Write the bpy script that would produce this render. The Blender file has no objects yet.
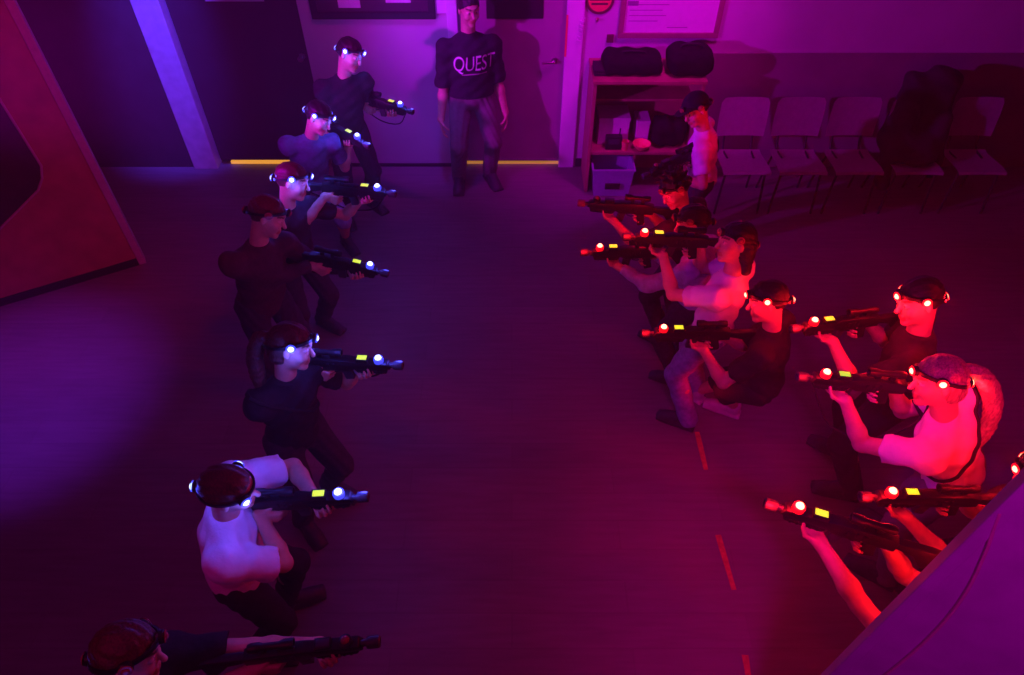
import bpy, bmesh, math, random, time
import numpy as np
from math import sin, cos, tan, pi, radians, sqrt
from mathutils import Vector, Matrix
from mathutils.bvhtree import BVHTree
random.seed(4)
SC = bpy.context.scene
COL = SC.collection
V = Vector

# ------------------------------------------------------------------ camera
CAM_H, PITCH, FPX = 3.82, radians(46.33), 683.0
def ray(px, py):
    a = (px-512)/FPX; b = -(py-337.5)/FPX
    return V((a, cos(PITCH)+b*sin(PITCH), -sin(PITCH)+b*cos(PITCH)))
def at_z(px, py, z):
    d = ray(px, py); t = (z-CAM_H)/d.z
    return V((0, 0, CAM_H)) + d*t
def at_y(px, py, Y):
    d = ray(px, py); t = Y/d.y
    return V((0, 0, CAM_H)) + d*t
cam = bpy.data.cameras.new('camera')
cam.sensor_fit = 'HORIZONTAL'; cam.sensor_width = 36; cam.lens = FPX/1024*36
cam.clip_start = 0.02
co = bpy.data.objects.new('camera', cam); COL.objects.link(co)
co.location = (0, 0, CAM_H); co.rotation_euler = (radians(90)-PITCH, 0, 0)
SC.camera = co
SC.view_settings.view_transform = 'Standard'
SC.view_settings.look = 'None'
SC.view_settings.exposure = 0
SC.view_settings.gamma = 1

# ------------------------------------------------------------------ materials
def mat(name, color, rough=.6, metal=0, emit=None, estr=0, spec=.4, noise=0, nscale=30, bump=0, bscale=80, vcol=False, coat=0):
    m = bpy.data.materials.new(name); m.use_nodes = True
    nt = m.node_tree; b = nt.nodes['Principled BSDF']
    b.inputs['Base Color'].default_value = (*color, 1)
    b.inputs['Roughness'].default_value = rough
    b.inputs['Metallic'].default_value = metal
    b.inputs['Specular IOR Level'].default_value = spec
    if coat: b.inputs['Coat Weight'].default_value = coat
    if emit:
        b.inputs['Emission Color'].default_value = (*emit, 1)
        b.inputs['Emission Strength'].default_value = estr
    tc = nt.nodes.new('ShaderNodeTexCoord')
    src = None
    if vcol:
        at = nt.nodes.new('ShaderNodeVertexColor'); at.layer_name = 'tone'
        mx = nt.nodes.new('ShaderNodeMix'); mx.data_type = 'RGBA'; mx.blend_type = 'MULTIPLY'
        mx.inputs[0].default_value = 1
        mx.inputs[6].default_value = (*color, 1); nt.links.new(at.outputs['Color'], mx.inputs[7])
        src = mx.outputs[2]
        nt.links.new(src, b.inputs['Base Color'])
    if noise:
        n = nt.nodes.new('ShaderNodeTexNoise'); n.inputs['Scale'].default_value = nscale; n.inputs['Detail'].default_value = 5
        nt.links.new(tc.outputs['Object'], n.inputs['Vector'])
        r = nt.nodes.new('ShaderNodeMapRange'); r.inputs[1].default_value = .3; r.inputs[2].default_value = .7
        r.inputs[3].default_value = 1-noise; r.inputs[4].default_value = 1+noise
        nt.links.new(n.outputs['Fac'], r.inputs[0])
        mx = nt.nodes.new('ShaderNodeMix'); mx.data_type = 'RGBA'; mx.blend_type = 'MULTIPLY'; mx.inputs[0].default_value = 1
        if src: nt.links.new(src, mx.inputs[6])
        else: mx.inputs[6].default_value = (*color, 1)
        nt.links.new(r.outputs[0], mx.inputs[7])
        nt.links.new(mx.outputs[2], b.inputs['Base Color'])
    if bump:
        n = nt.nodes.new('ShaderNodeTexNoise'); n.inputs['Scale'].default_value = bscale; n.inputs['Detail'].default_value = 3
        nt.links.new(tc.outputs['Object'], n.inputs['Vector'])
        bp = nt.nodes.new('ShaderNodeBump'); bp.inputs['Strength'].default_value = bump; bp.inputs['Distance'].default_value = .01
        nt.links.new(n.outputs['Fac'], bp.inputs['Height']); nt.links.new(bp.outputs['Normal'], b.inputs['Normal'])
    return m

def hair_mat(name, color):
    m = mat(name, color, rough=.45, spec=.5)
    nt = m.node_tree; b = nt.nodes['Principled BSDF']
    tc = nt.nodes.new('ShaderNodeTexCoord'); mp = nt.nodes.new('ShaderNodeMapping')
    mp.inputs['Scale'].default_value = (90, 90, 14)
    n = nt.nodes.new('ShaderNodeTexNoise'); n.inputs['Scale'].default_value = 1.5; n.inputs['Detail'].default_value = 4
    nt.links.new(tc.outputs['Object'], mp.inputs['Vector']); nt.links.new(mp.outputs['Vector'], n.inputs['Vector'])
    cr = nt.nodes.new('ShaderNodeValToRGB')
    cr.color_ramp.elements[0].position = .3; cr.color_ramp.elements[0].color = (*[c*.5 for c in color], 1)
    cr.color_ramp.elements[1].position = .7; cr.color_ramp.elements[1].color = (*[min(1, c*1.4) for c in color], 1)
    nt.links.new(n.outputs['Fac'], cr.inputs[0]); nt.links.new(cr.outputs[0], b.inputs['Base Color'])
    bp = nt.nodes.new('ShaderNodeBump'); bp.inputs['Strength'].default_value = .6; bp.inputs['Distance'].default_value = .006
    nt.links.new(n.outputs['Fac'], bp.inputs['Height']); nt.links.new(bp.outputs['Normal'], b.inputs['Normal'])
    return m

M = {}
M['skin'] = mat('skin', (.62, .40, .26), .5, vcol=True, noise=.08, nscale=40)
M['white_cloth'] = mat('white_cloth', (.80, .78, .85), .85, bump=.25, bscale=60, noise=.05)
M['sky_cloth'] = mat('sky_cloth', (.45, .50, .75), .85, bump=.25, bscale=60, noise=.25, nscale=25)
M['black_cloth'] = mat('black_cloth', (.018, .016, .02), .85, bump=.3, bscale=50, noise=.3)
M['dark_cloth'] = mat('dark_cloth', (.04, .03, .045), .85, bump=.3, bscale=50, noise=.3)
M['wine_cloth'] = mat('wine_cloth', (.07, .018, .035), .85, bump=.3, bscale=50, noise=.2)
M['jeans'] = mat('jeans', (.10, .12, .22), .8, bump=.3, bscale=120, noise=.25)
M['light_jeans'] = mat('light_jeans', (.30, .32, .5), .8, bump=.3, bscale=120, noise=.25)
M['khaki'] = mat('khaki', (.20, .17, .16), .8, bump=.2, noise=.15)
M['dark_shoe'] = mat('dark_shoe', (.05, .05, .055), .5, noise=.2)
M['pale_shoe'] = mat('pale_shoe', (.55, .5, .5), .5, noise=.1)
M['hair_dark'] = hair_mat('hair_dark', (.018, .012, .012))
M['hair_brown'] = hair_mat('hair_brown', (.10, .045, .03))
M['hair_blond'] = hair_mat('hair_blond', (.62, .55, .45))
M['hair_fair'] = hair_mat('hair_fair', (.40, .28, .18))
M['gun'] = mat('gun', (.012, .012, .014), .42, spec=.35, noise=.15, nscale=60)
M['gun_grey'] = mat('gun_grey', (.05, .05, .058), .4, spec=.4, noise=.15)
M['rubber'] = mat('rubber', (.012, .012, .013), .7, noise=.2)
M['led_blue'] = mat('led_blue', (.6, .7, 1), .2, emit=(.55, .70, 1), estr=3.5)
M['led_red'] = mat('led_red', (1, .5, .4), .2, emit=(1, .42, .22), estr=4)
M['ring_red'] = mat('ring_red', (.8, .05, .05), .4, emit=(1, .004, .012), estr=.9)  # glowing ring colours imitate the halo around a lit core
M['ring_blue'] = mat('ring_blue', (.1, .1, .8), .4, emit=(.06, .08, 1), estr=.9)
M['led_off'] = mat('led_off', (.35, .06, .08), .2, noise=.05)
M['lcd'] = mat('lcd', (.5, .8, .1), .3, emit=(.72, .95, .02), estr=1.05)
M['lcd_amber'] = mat('lcd_amber', (.8, .7, .1), .3, emit=(1.0, .78, .03), estr=1.2)
M['lcd_green'] = mat('lcd_green', (.3, .8, .1), .3, emit=(.2, .85, .03), estr=.9)

# ------------------------------------------------------------------ object helpers
def link(o, parent=None):
    COL.objects.link(o)
    if parent: o.parent = parent
    return o
def tag(o, label=None, cat=None, group=None, kind=None):
    if label: o['label'] = label
    if cat: o['category'] = cat
    if group: o['group'] = group
    if kind: o['kind'] = kind
    return o
def thing(name, label, cat, loc=(0, 0, 0), group=None, rot=None):
    o = bpy.data.objects.new(name, None); link(o); o.empty_display_size = .1
    o.location = loc
    if rot is not None: o.rotation_euler = rot
    return tag(o, label, cat, group)
def obj(name, bm, m, parent=None, smooth=True, origin=None):
    me = bpy.data.meshes.new(name)
    bm.normal_update(); bm.to_mesh(me); bm.free()
    if m: me.materials.append(m)
    if smooth:
        for p in me.polygons: p.use_smooth = True
        try: me.set_sharp_from_angle(angle=radians(38))
        except Exception: pass
    return link(bpy.data.objects.new(name, me), parent)
def box(bm, x0, x1, y0, y1, z0, z1, bev=0, mtx=None):
    r = bmesh.ops.create_cube(bm, size=1)
    vs = r['verts']
    for v in vs:
        v.co = V(((x0+x1)/2+v.co.x*(x1-x0), (y0+y1)/2+v.co.y*(y1-y0), (z0+z1)/2+v.co.z*(z1-z0)))
    if bev:
        es = list({e for v in vs for e in v.link_edges})
        r2 = bmesh.ops.bevel(bm, geom=es, offset=bev, segments=2, affect='EDGES', profile=.5)
        vs = list({v for v in r2['verts']} | {v for v in vs if v.is_valid})
    if mtx is not None:
        for v in vs: v.co = mtx @ v.co
    return vs
def prism(bm, pts, y0, y1, bev=0, axis='y'):
    """profile given in x,z extruded from y0 to y1"""
    a = [bm.verts.new((p[0], y0, p[1])) for p in pts]
    b = [bm.verts.new((p[0], y1, p[1])) for p in pts]
    n = len(pts); fs = []
    fs.append(bm.faces.new(a[::-1])); fs.append(bm.faces.new(b))
    for i in range(n):
        fs.append(bm.faces.new((a[i], a[(i+1) % n], b[(i+1) % n], b[i])))
    bmesh.ops.recalc_face_normals(bm, faces=fs)
    if bev:
        es = list({e for f in fs for e in f.edges})
        bmesh.ops.bevel(bm, geom=es, offset=bev, segments=2, affect='EDGES', profile=.5)
def frame_of(d):
    d = V(d).normalized()
    up = V((0, 0, 1)) if abs(d.z) < .95 else V((1, 0, 0))
    l = up.cross(d).normalized(); u = d.cross(l)
    return d, l, u
def tube(bm, pts, r, seg=10, cap=True):
    """swept tube through pts; r scalar or per-point list"""
    pts = [V(p) for p in pts]; n = len(pts)
    rs = r if isinstance(r, (list, tuple)) else [r]*n
    rings = []; L = None
    for i in range(n):
        d = (pts[min(i+1, n-1)]-pts[max(i-1, 0)]).normalized()
        if L is None: _, L, _ = frame_of(d)
        L = (L-d*L.dot(d)).normalized(); U = d.cross(L)
        rings.append([bm.verts.new(pts[i]+(L*cos(2*pi*k/seg)+U*sin(2*pi*k/seg))*rs[i]) for k in range(seg)])
    for i in range(n-1):
        for k in range(seg):
            bm.faces.new((rings[i][k], rings[i][(k+1) % seg], rings[i+1][(k+1) % seg], rings[i+1][k]))
    if cap:
        bm.faces.new(rings[0][::-1]); bm.faces.new(rings[-1])
def lathe(bm, prof, base=(0, 0, 0), axis=(0, 0, 1), seg=24):
    """prof = [(radius, height)...] turned about axis"""
    d, l, u = frame_of(axis); b = V(base); rings = []
    for r, h in prof:
        if r < 1e-6: rings.append([bm.verts.new(b+d*h)])
        else: rings.append([bm.verts.new(b+d*h+(l*cos(2*pi*k/seg)+u*sin(2*pi*k/seg))*r) for k in range(seg)])
    for A, B in zip(rings, rings[1:]):
        for k in range(seg):
            k2 = (k+1) % seg
            if len(A) == 1 and len(B) == 1: continue
            if len(A) == 1: bm.faces.new((A[0], B[k2], B[k]))
            elif len(B) == 1: bm.faces.new((A[k], A[k2], B[0]))
            else: bm.faces.new((A[k], A[k2], B[k2], B[k]))
def bezier(pts, n=8):
    """catmull-rom resample"""
    P = [V(p) for p in pts]; P = [P[0]*2-P[1]]+P+[P[-1]*2-P[-2]]; out = []
    for i in range(1, len(P)-2):
        for k in range(n):
            t = k/n
            out.append(.5*((2*P[i])+(P[i+1]-P[i-1])*t+(2*P[i-1]-5*P[i]+4*P[i+1]-P[i+2])*t*t+(3*P[i]-P[i-1]-3*P[i+1]+P[i+2])*t**3))
    out.append(P[-2]); return out

# ------------------------------------------------------------------ implicit surface modeller (smooth unions -> one continuous mesh)
class Field:
    def __init__(s, vox): s.v = vox; s.pr = []
    def add(s, fn, lo, hi, k=.02, op='+', cuts=()): s.pr.append((fn, np.array(lo, float), np.array(hi, float), k, op, cuts))
    def ell(s, c, r, axes=None, k=.02, op='+', cuts=()):
        c = np.array(c, float); r = np.array(r, float)
        A = np.eye(3) if axes is None else np.array([list(a) for a in axes], float)
        R = max(r)
        ext = np.sqrt(((A*r[:, None])**2).sum(0))
        def fn(P):
            q = P-c; q = np.stack([q@A[0], q@A[1], q@A[2]], -1)
            k0 = np.sqrt((q/r)**2 @ np.ones(3)); k1 = np.sqrt((q/(r*r))**2 @ np.ones(3))+1e-9
            return np.where(k0 < 1e-4, -min(r), k0*(k0-1)/k1)
        s.add(fn, c-ext, c+ext, k, op, cuts)
    def cone(s, a, b, ra, rb, k=.02, op='+', cuts=(), flat=None):
        """tapering limb; flat=(axis, factor) squashes across axis"""
        a = np.array(a, float); b = np.array(b, float); d = b-a; dd = max(d@d, 1e-9)
        fx = None if flat is None else (np.array(flat[0], float), flat[1])
        def fn(P):
            q = P-a; t = np.clip((q@d)/dd, 0, 1)
            w = q-t[..., None]*d
            if fx is not None:
                c = w@fx[0]; w = w+np.multiply.outer(c*(1/fx[1]-1), fx[0])
            return np.sqrt((w*w).sum(-1))-(ra+(rb-ra)*t)
        R = max(ra, rb)
        s.add(fn, np.minimum(a, b)-R, np.maximum(a, b)+R, k, op, cuts)
    def rbox(s, c, h, axes, rad=.01, k=.01, op='+', cuts=()):
        c = np.array(c, float); h = np.array(h, float)-rad; A = np.array([list(x) for x in axes], float)
        ext = (np.abs(A)*(h+rad)[:, None]).sum(0)
        def fn(P):
            q = P-c; q = np.abs(np.stack([q@A[0], q@A[1], q@A[2]], -1))-h
            return np.sqrt((np.maximum(q, 0)**2).sum(-1))+np.minimum(q.max(-1), 0)-rad
        s.add(fn, c-ext, c+ext, k, op, cuts)
    def mesh(s, name, m, parent=None, noise=None, colour=None, cuts=()):
        v = s.v
        lo = np.min([p[1] for p in s.pr if p[4] == '+'], 0)-4*v; hi = np.max([p[2] for p in s.pr if p[4] == '+'], 0)+4*v
        n = np.ceil((hi-lo)/v).astype(int)+1
        D = np.full(n, .5, np.float32)
        ax = [lo[i]+v*np.arange(n[i]) for i in range(3)]
        for fn, a, b, k, op, pc in s.pr:
            i0 = np.clip(np.floor((a-k-3*v-lo)/v).astype(int), 0, n); i1 = np.clip(np.ceil((b+k+3*v-lo)/v).astype(int)+1, 0, n)
            if np.any(i1 <= i0): continue
            sl = tuple(slice(i0[i], i1[i]) for i in range(3))
            P = np.stack(np.meshgrid(*[ax[i][sl[i]] for i in range(3)], indexing='ij'), -1)
            d = fn(P)
            for o_, n_ in pc:
                d = np.maximum(d, (P-np.array(o_))@np.array(n_))
            e = D[sl]
            if op == '+':
                h = np.maximum(k-np.abs(d-e), 0)/k
                D[sl] = np.minimum(d, e)-h*h*k/4
            elif op == '-':
                d = -d; h = np.maximum(k-np.abs(d-e), 0)/k
                D[sl] = np.maximum(d, e)+h*h*k/4
        if noise or cuts:
            P = np.stack(np.meshgrid(*ax, indexing='ij'), -1)
            if noise: D = D+noise(P)
            for o_, n_ in cuts: D = np.maximum(D, (P-np.array(o_))@np.array(n_))
        D[0], D[-1], D[:, 0], D[:, -1], D[:, :, 0], D[:, :, -1] = .5, .5, .5, .5, .5, .5
        S = D < 0
        # cells
        cs = np.zeros(np.array(n)-1, np.int8)
        for dx in (0, 1):
            for dy in (0, 1):
                for dz in (0, 1):
                    cs += S[dx:n[0]-1+dx, dy:n[1]-1+dy, dz:n[2]-1+dz]
        act = (cs > 0) & (cs < 8)
        idx = np.full(act.shape, -1, np.int64); C = np.argwhere(act); idx[act] = np.arange(len(C))
        acc = np.zeros((len(C), 3)); cnt = np.zeros(len(C))
        offs = [(0, 0, 0), (1, 0, 0), (0, 1, 0), (1, 1, 0), (0, 0, 1), (1, 0, 1), (0, 1, 1), (1, 1, 1)]
        val = [D[C[:, 0]+o[0], C[:, 1]+o[1], C[:, 2]+o[2]] for o in offs]
        for i in range(8):
            for j in range(i+1, 8):
                df = np.abs(np.array(offs[i])-np.array(offs[j])).sum()
                if df != 1: continue
                A, B = val[i], val[j]; mk = (A < 0) != (B < 0)
                t = A[mk]/(A[mk]-B[mk])
                p = np.array(offs[i])+t[:, None]*(np.array(offs[j])-np.array(offs[i]))
                acc[mk] += p; cnt[mk] += 1
        Vt = (C+acc/np.maximum(cnt, 1)[:, None])*v+lo
        F = []
        for a in range(3):
            b, c = (a+1) % 3, (a+2) % 3
            s0 = [slice(None)]*3; s1 = [slice(None)]*3; s0[a] = slice(0, -1); s1[a] = slice(1, None)
            A = S[tuple(s0)]; B = S[tuple(s1)]
            for flip, mk in ((False, A & ~B), (True, B & ~A)):
                E = np.argwhere(mk)
                if not len(E): continue
                q = []
                for db, dc in ((0, 0), (-1, 0), (-1, -1), (0, -1)):
                    k_ = E.copy(); k_[:, b] += db; k_[:, c] += dc
                    q.append(idx[k_[:, 0], k_[:, 1], k_[:, 2]])
                q = np.stack(q, 1)
                F.append(q[:, ::-1] if flip else q)
        F = np.concatenate(F); F = F[(F >= 0).all(1)]
        me = bpy.data.meshes.new(name)
        off = np.array(parent.location) if parent is not None else 0
        me.vertices.add(len(Vt)); me.vertices.foreach_set('co', (Vt-off).astype(np.float32).ravel())
        me.loops.add(F.size); me.loops.foreach_set('vertex_index', F.astype(np.int32).ravel())
        me.polygons.add(len(F)); me.polygons.foreach_set('loop_start', np.arange(0, F.size, 4, dtype=np.int32))
        me.polygons.foreach_set('use_smooth', np.ones(len(F), bool))
        me.update(calc_edges=True); me.validate()
        if colour is not None:
            at = me.color_attributes.new('tone', 'FLOAT_COLOR', 'POINT')
            at.data.foreach_set('color', np.concatenate([colour(Vt), np.ones((len(Vt), 1))], 1).astype(np.float32).ravel())
        me.materials.append(m)
        return link(bpy.data.objects.new(name, me), parent)

def ik(a, t, l1, l2, pole):
    """middle joint of a two-bone limb, bones stretched a little when the target is out of reach"""
    a, t, pole = V(a), V(t), V(pole); d = t-a; L = d.length
    if L > (l1+l2)*.995:
        s = L/((l1+l2)*.995); l1 *= s; l2 *= s
    x = (l1*l1-l2*l2+L*L)/(2*L); h = sqrt(max(l1*l1-x*x, 0)); d.normalize()
    p = pole-d*pole.dot(d)
    p.normalize()
    return a+d*x+p*h

# ------------------------------------------------------------------ laser guns
LED_AT = V((.265, 0, .062))
def make_gun(spec, team):
    g, origin = spec['g'], spec['G']
    d, l, u = frame_of(g)
    t = thing('laser_tag_gun', spec['gun_label'], 'toy gun', origin)
    t.rotation_euler = Matrix((d, l, u)).transposed().to_euler()
    bm = bmesh.new()
    prism(bm, [(-.11, -.02), (-.11, .04), (-.06, .052), (.11, .052), (.15, .042), (.31, .036), (.325, .0), (.14, -.012), (.10, -.03)], -.024, .024, .006)
    for x in (.0, .03, .06): box(bm, x, x+.014, -.028, .028, .0, .03, .003)
    r = obj('receiver', bm, M['gun'], t)
    bm = bmesh.new(); prism(bm, [(-.27, -.085), (-.275, .03), (-.24, .036), (-.10, .03), (-.10, -.004), (-.18, -.022), (-.225, -.085)], -.017, .017, .006); obj('stock', bm, M['gun'], t)
    bm = bmesh.new(); lathe(bm, [(0, 0), (.013, 0), (.013, .05), (.012, .05), (.012, 0)], (.310, 0, .012), (1, 0, 0), 16)
    obj('barrel', bm, M['gun_grey'], t)
    bm = bmesh.new(); lathe(bm, [(.006, .0), (.022, 0), (.024, .01), (.024, .045), (.019, .05), (.014, .05), (.010, .03), (0, .03)], (.338, 0, .012), (1, 0, 0), 18)
    obj('muzzle', bm, spec.get('muzzle', M['gun_grey']), t)
    bm = bmesh.new(); prism(bm, [(-.05, -.012), (.0, -.014), (-.022, -.12), (-.07, -.108)], -.015, .015, .007); obj('grip', bm, M['rubber'], t)
    bm = bmesh.new()
    tube(bm, [(0, 0, -.02), (.006, 0, -.05), (.03, 0, -.058), (.055, 0, -.05), (.06, 0, -.024)], .004, 8); obj('trigger_guard', bm, M['gun'], t)
    bm = bmesh.new(); prism(bm, [(.13, -.006), (.31, .0), (.30, -.038), (.15, -.042)], -.021, .021, .008)
    for k in range(5): box(bm, .165+k*.026, .175+k*.026, -.0235, .0235, -.036, -.012, .002)
    obj('foregrip', bm, M['rubber'], t)
    bm = bmesh.new(); prism(bm, [(.062, -.02), (.112, -.02), (.125, -.095), (.078, -.102)], -.014, .014, .005); obj('battery_pack', bm, M['gun_grey'], t)
    bm = bmesh.new(); lathe(bm, [(0, .0), (.015, 0), (.019, .01), (.019, .04), (.014, .055), (.014, .11), (.021, .13), (.021, .165), (.016, .165), (.012, .15), (0, .15)], (-.08, 0, .088), (1, 0, 0), 18)
    box(bm, -.045, -.02, -.008, .008, .045, .08, .002); box(bm, .02, .045, -.008, .008, .045, .08, .002)
    obj('scope', bm, M['gun'], t)
    bm = bmesh.new(); box(bm, .150, .212, -.022, .022, .036, .060, .004)
    obj('screen_housing', bm, M['gun'], t)
    bm = bmesh.new(); box(bm, .158, .206, -.014, .014, .0585, .0622, .001)
    so = obj('screen', bm, spec.get('lcd', M['lcd']), t); so['label'] = 'lit yellow-green display' if spec.get('lcd') is None else 'lit display'
    bm = bmesh.new(); lathe(bm, [(.024, -.025), (.025, -.010), (.024, -.002), (.016, .001)], (.265, 0, .062), (0, 0, 1), 20)
    obj('halo_socket', bm, M['gun'] if spec.get('off') else M['ring_'+team], t)  # lit sockets glow in team colour to imitate the light's halo
    bm = bmesh.new(); lathe(bm, [(.016, -.006), (.0165, .002), (.013, .010), (.007, .0145), (0, .016)], (.265, 0, .062), (0, 0, 1), 18)
    lm = M['led_off'] if spec.get('off') else M['led_'+team]
    o = obj('indicator_light', bm, lm, t); o['label'] = ('unlit ' if spec.get('off') else 'glowing ')+team+' light'
    # sling
    if spec.get('sling'):
        bm = bmesh.new()
        p = bezier([(-.25, 0, -.02), (-.2, .09, -.12), (-.02, .13, -.24), (.18, .10, -.2), (.30, .03, -.03)], 8)
        tube(bm, p, .005, 8); obj('sling', bm, M['rubber'], t)
    w = origin+d*LED_AT.x+u*LED_AT.z
    return w, d, l, u

# ------------------------------------------------------------------ people
LIGHTS = []
def arr(v): return np.array([v.x, v.y, v.z])
def add_hand(F, W, d, n, L, thumb, curl, spread=.1):
    """palm, four unequal bent fingers and a thumb from the side of the palm"""
    d = d.normalized(); n = (n-d*n.dot(d)).normalized(); t = d.cross(n)*thumb
    offs = (.17, .058, -.058, -.17); lens = (.40, .45, .41, .33)
    K = []
    for i, o in enumerate(offs):
        k = W+d*(.50 - (.03 if i in (0,) else .0) - (.05 if i == 3 else 0))*L+t*o*L
        F.cone(W+t*o*.55*L+d*.05*L, k, .068*L, .064*L, k=.012)
        K.append(k)
    for i, k in enumerate(K):
        dd = (d+t*(offs[i]*spread*4)).normalized(); ang = 0; p = k
        for j, fr in enumerate((.45, .30, .25)):
            ang += curl[j]
            q = p+(dd*cos(ang)+n*sin(ang))*lens[i]*fr*L
            F.cone(p, q, (.050-.004*j)*L, (.047-.005*j)*L, k=.0035); p = q
    p = W+d*.12*L+t*.14*L
    F.cone(W+d*.08*L, p, .07*L, .072*L, k=.012)
    for dr, ln, r in (((t*.75+d*.6+n*.35), .20, .062), ((d*.75+n*.6+t*.15), .17, .052), ((d*.6+n*.8-t*.1), .12, .046)):
        q = p+dr.normalized()*ln*L; F.cone(p, q, r*L, r*.92*L, k=.005); p = q

def make_person(s):
    """s: head H, aim direction, stature h, gun, clothing... -> thing 'person' with its body, hair, clothes and headset"""
    h = s['h']; team = s.get('team'); rng = random.Random(s['label'])
    H = s['H']; aim = V(s['aim']).normalized(); flat = V((aim.x, aim.y, 0)).normalized()
    a = s.get('blade', -35); hand = s.get('hand', 1)       # hand=1 right-handed
    ca, sa = cos(radians(a*hand)), sin(radians(a*hand))
    tf = V((flat.x*ca-flat.y*sa, flat.x*sa+flat.y*ca, 0))  # torso facing
    lean = s.get('lean', .14)
    u = (V((0, 0, 1))+flat*lean).normalized()
    sd = u.cross(tf).normalized(); tf = sd.cross(u)        # sd = left
    look = V(s.get('look', aim)).normalized()
    hup = V((0, 0, 1))+V(s.get('tilt', (0, .42, 0) if team else (0, 0, 0))); hl = hup.cross(look).normalized(); hu = look.cross(hl)
    hs = s.get('hs', .93+.07*(h-1.45)/.35)
    N = H-hu*.125*hs-look*.035*hs-u*.055*h
    Pv = N-u*.29*h
    legmax = .49*h
    root = tag(bpy.data.objects.new('person', None), s['label'], 'person'); link(root); root.empty_display_size = .1
    feet = s.get('feet')
    if feet is None:
        st = s.get('stance', .05)
        c = V((Pv.x, Pv.y, 0))-flat*s.get('footback', .02)
        ps = V((-flat.y, flat.x, 0))
        feet = [c+ps*.085*h+flat*st*hand, c-ps*.085*h-flat*st*hand]
    else: feet = [V(f) for f in feet]
    root.location = (feet[0]+feet[1])/2
    # --- skeleton
    shl = N-u*s.get('drop', .038)*h+sd*.108*h*s.get('wide', 1); shr = N-u*s.get('drop', .038)*h-sd*.108*h*s.get('wide', 1)
    hipl = Pv+sd*.052*h; hipr = Pv-sd*.052*h
    ll, lr = .245*h, .247*h
    kn, an, fdir = [], [], []
    for hp, ft, sg in ((hipl, feet[0], 1), (hipr, feet[1], -1)):
        A = V((ft.x, ft.y, .055*h)); fd = (flat*.9+sd*sg*.35 if s.get('gun') else tf+sd*sg*.2); fd.z = 0; fd.normalize()
        kn.append(ik(hp, A, ll, lr, fd*1.0+V((0, 0, .15)))); an.append(A); fdir.append(fd)
    # --- arms
    Lh = .108*h
    g = s.get('g'); wr, hd, hn, th, cu = [None]*2, [None]*2, [None]*2, [None]*2, [None]*2
    if g is not None:
        d, l, gu = frame_of(g); G = s['G']
        ls = l*hand       # support side = left for a right-handed grip
        si, gi = (0, 1) if hand == 1 else (1, 0)
        sx = s.get('reach', .19)
        hd[si] = (d*.60-ls*.80+gu*.15).normalized(); hn[si] = gu
        wr[si] = G+d*(sx-.05)-gu*(.040+.068*Lh+.012)+ls*.048-gu*.01
        cu[si] = (.55, .85, .7)
        hd[gi] = (d*.92-gu*.38).normalized(); hn[gi] = ls
        wr[gi] = G-d*.085-gu*.035-ls*(.017+.066*Lh)
        cu[gi] = (.9, .95, .6)
        th[si] = 1 if hd[si].cross(hn[si]).dot(d) < 0 else -1     # thumb points back along the near side
        th[si] = -th[si]
        th[gi] = 1 if hd[gi].cross(hn[gi]).dot(gu) > 0 else -1
    else:
        for i, (sh, sg) in enumerate(((shl, 1), (shr, -1))):
            wr[i] = sh-u*.325*h+sd*sg*.055*h+tf*.035*h
            hd[i] = (-u+tf*.15); hn[i] = -sd*sg
            th[i] = 1 if hd[i].cross(hn[i]).dot(tf) > 0 else -1; cu[i] = (.25, .35, .3)
    poles = s.get('poles')
    el = []
    for i, (sh, sg) in enumerate(((shl, 1), (shr, -1))):
        pole = V((0, 0, -1))+sd*sg*(.35 if g is not None else .1)-tf*.15
        if poles and poles[i]: pole = V(poles[i])
        el.append(ik(sh, wr[i], .172*h, .150*h, pole))
    # --- body field
    F = Field(.0055)
    AX = (tf, sd, u)
    slim = s.get('slim', 1)
    F.ell(N-u*.10*h, (.066*h*slim, .094*h*slim, .105*h), AX, k=.03)
    F.ell(N-u*.205*h+tf*.006*h, (.058*h*slim, .078*h*slim, .085*h), AX, k=.05)
    F.ell(Pv+u*.0*h, (.066*h*slim, .088*h*slim, .07*h), AX, k=.05)
    F.cone(shl, shr, .034*h, .034*h, k=.04)
    F.cone(N-u*.02*h, H-look*.03*hs-hu*.04*hs, .034*h, .033*h, k=.03)
    hx = (look, hl, hu)
    def hp(x, y, z): return H+(look*x+hl*y+hu*z)*hs
    F.ell(hp(-.012, 0, .028), np.array((.098, .076, .090))*hs, hx, k=.02)
    F.ell(hp(.028, 0, -.045), np.array((.058, .056, .066))*hs, hx, k=.035)
    F.ell(hp(.066, 0, -.098), np.array((.020, .024, .018))*hs, hx, k=.025)
    F.cone(hp(.082, .022, .033), hp(.082, -.022, .033), .012*hs, .012*hs, k=.02)
    for q in (1, -1):
        F.ell(hp(.094, q*.031, .008), np.array((.014, .017, .012))*hs, hx, k=.014, op='-')
        F.ell(hp(.078, q*.031, .007), np.array((.0125, .0145, .0115))*hs, hx, k=.004)
        F.ell(hp(-.006, q*.079, -.005), np.array((.018, .009, .031))*hs, hx, k=.008)
        F.ell(hp(.062, q*.042, -.03), np.array((.022, .02, .022))*hs, hx, k=.025)
    F.cone(hp(.086, 0, .012), hp(.108, 0, -.026), .008*hs, .0125*hs, k=.012)
    F.cone(hp(.083, .012, -.058), hp(.083, -.012, -.058), .0105*hs, .0105*hs, k=.008)
    F.cone(hp(.082, .010, -.071), hp(.082, -.010, -.071), .0095*hs, .0095*hs, k=.006)
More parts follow.
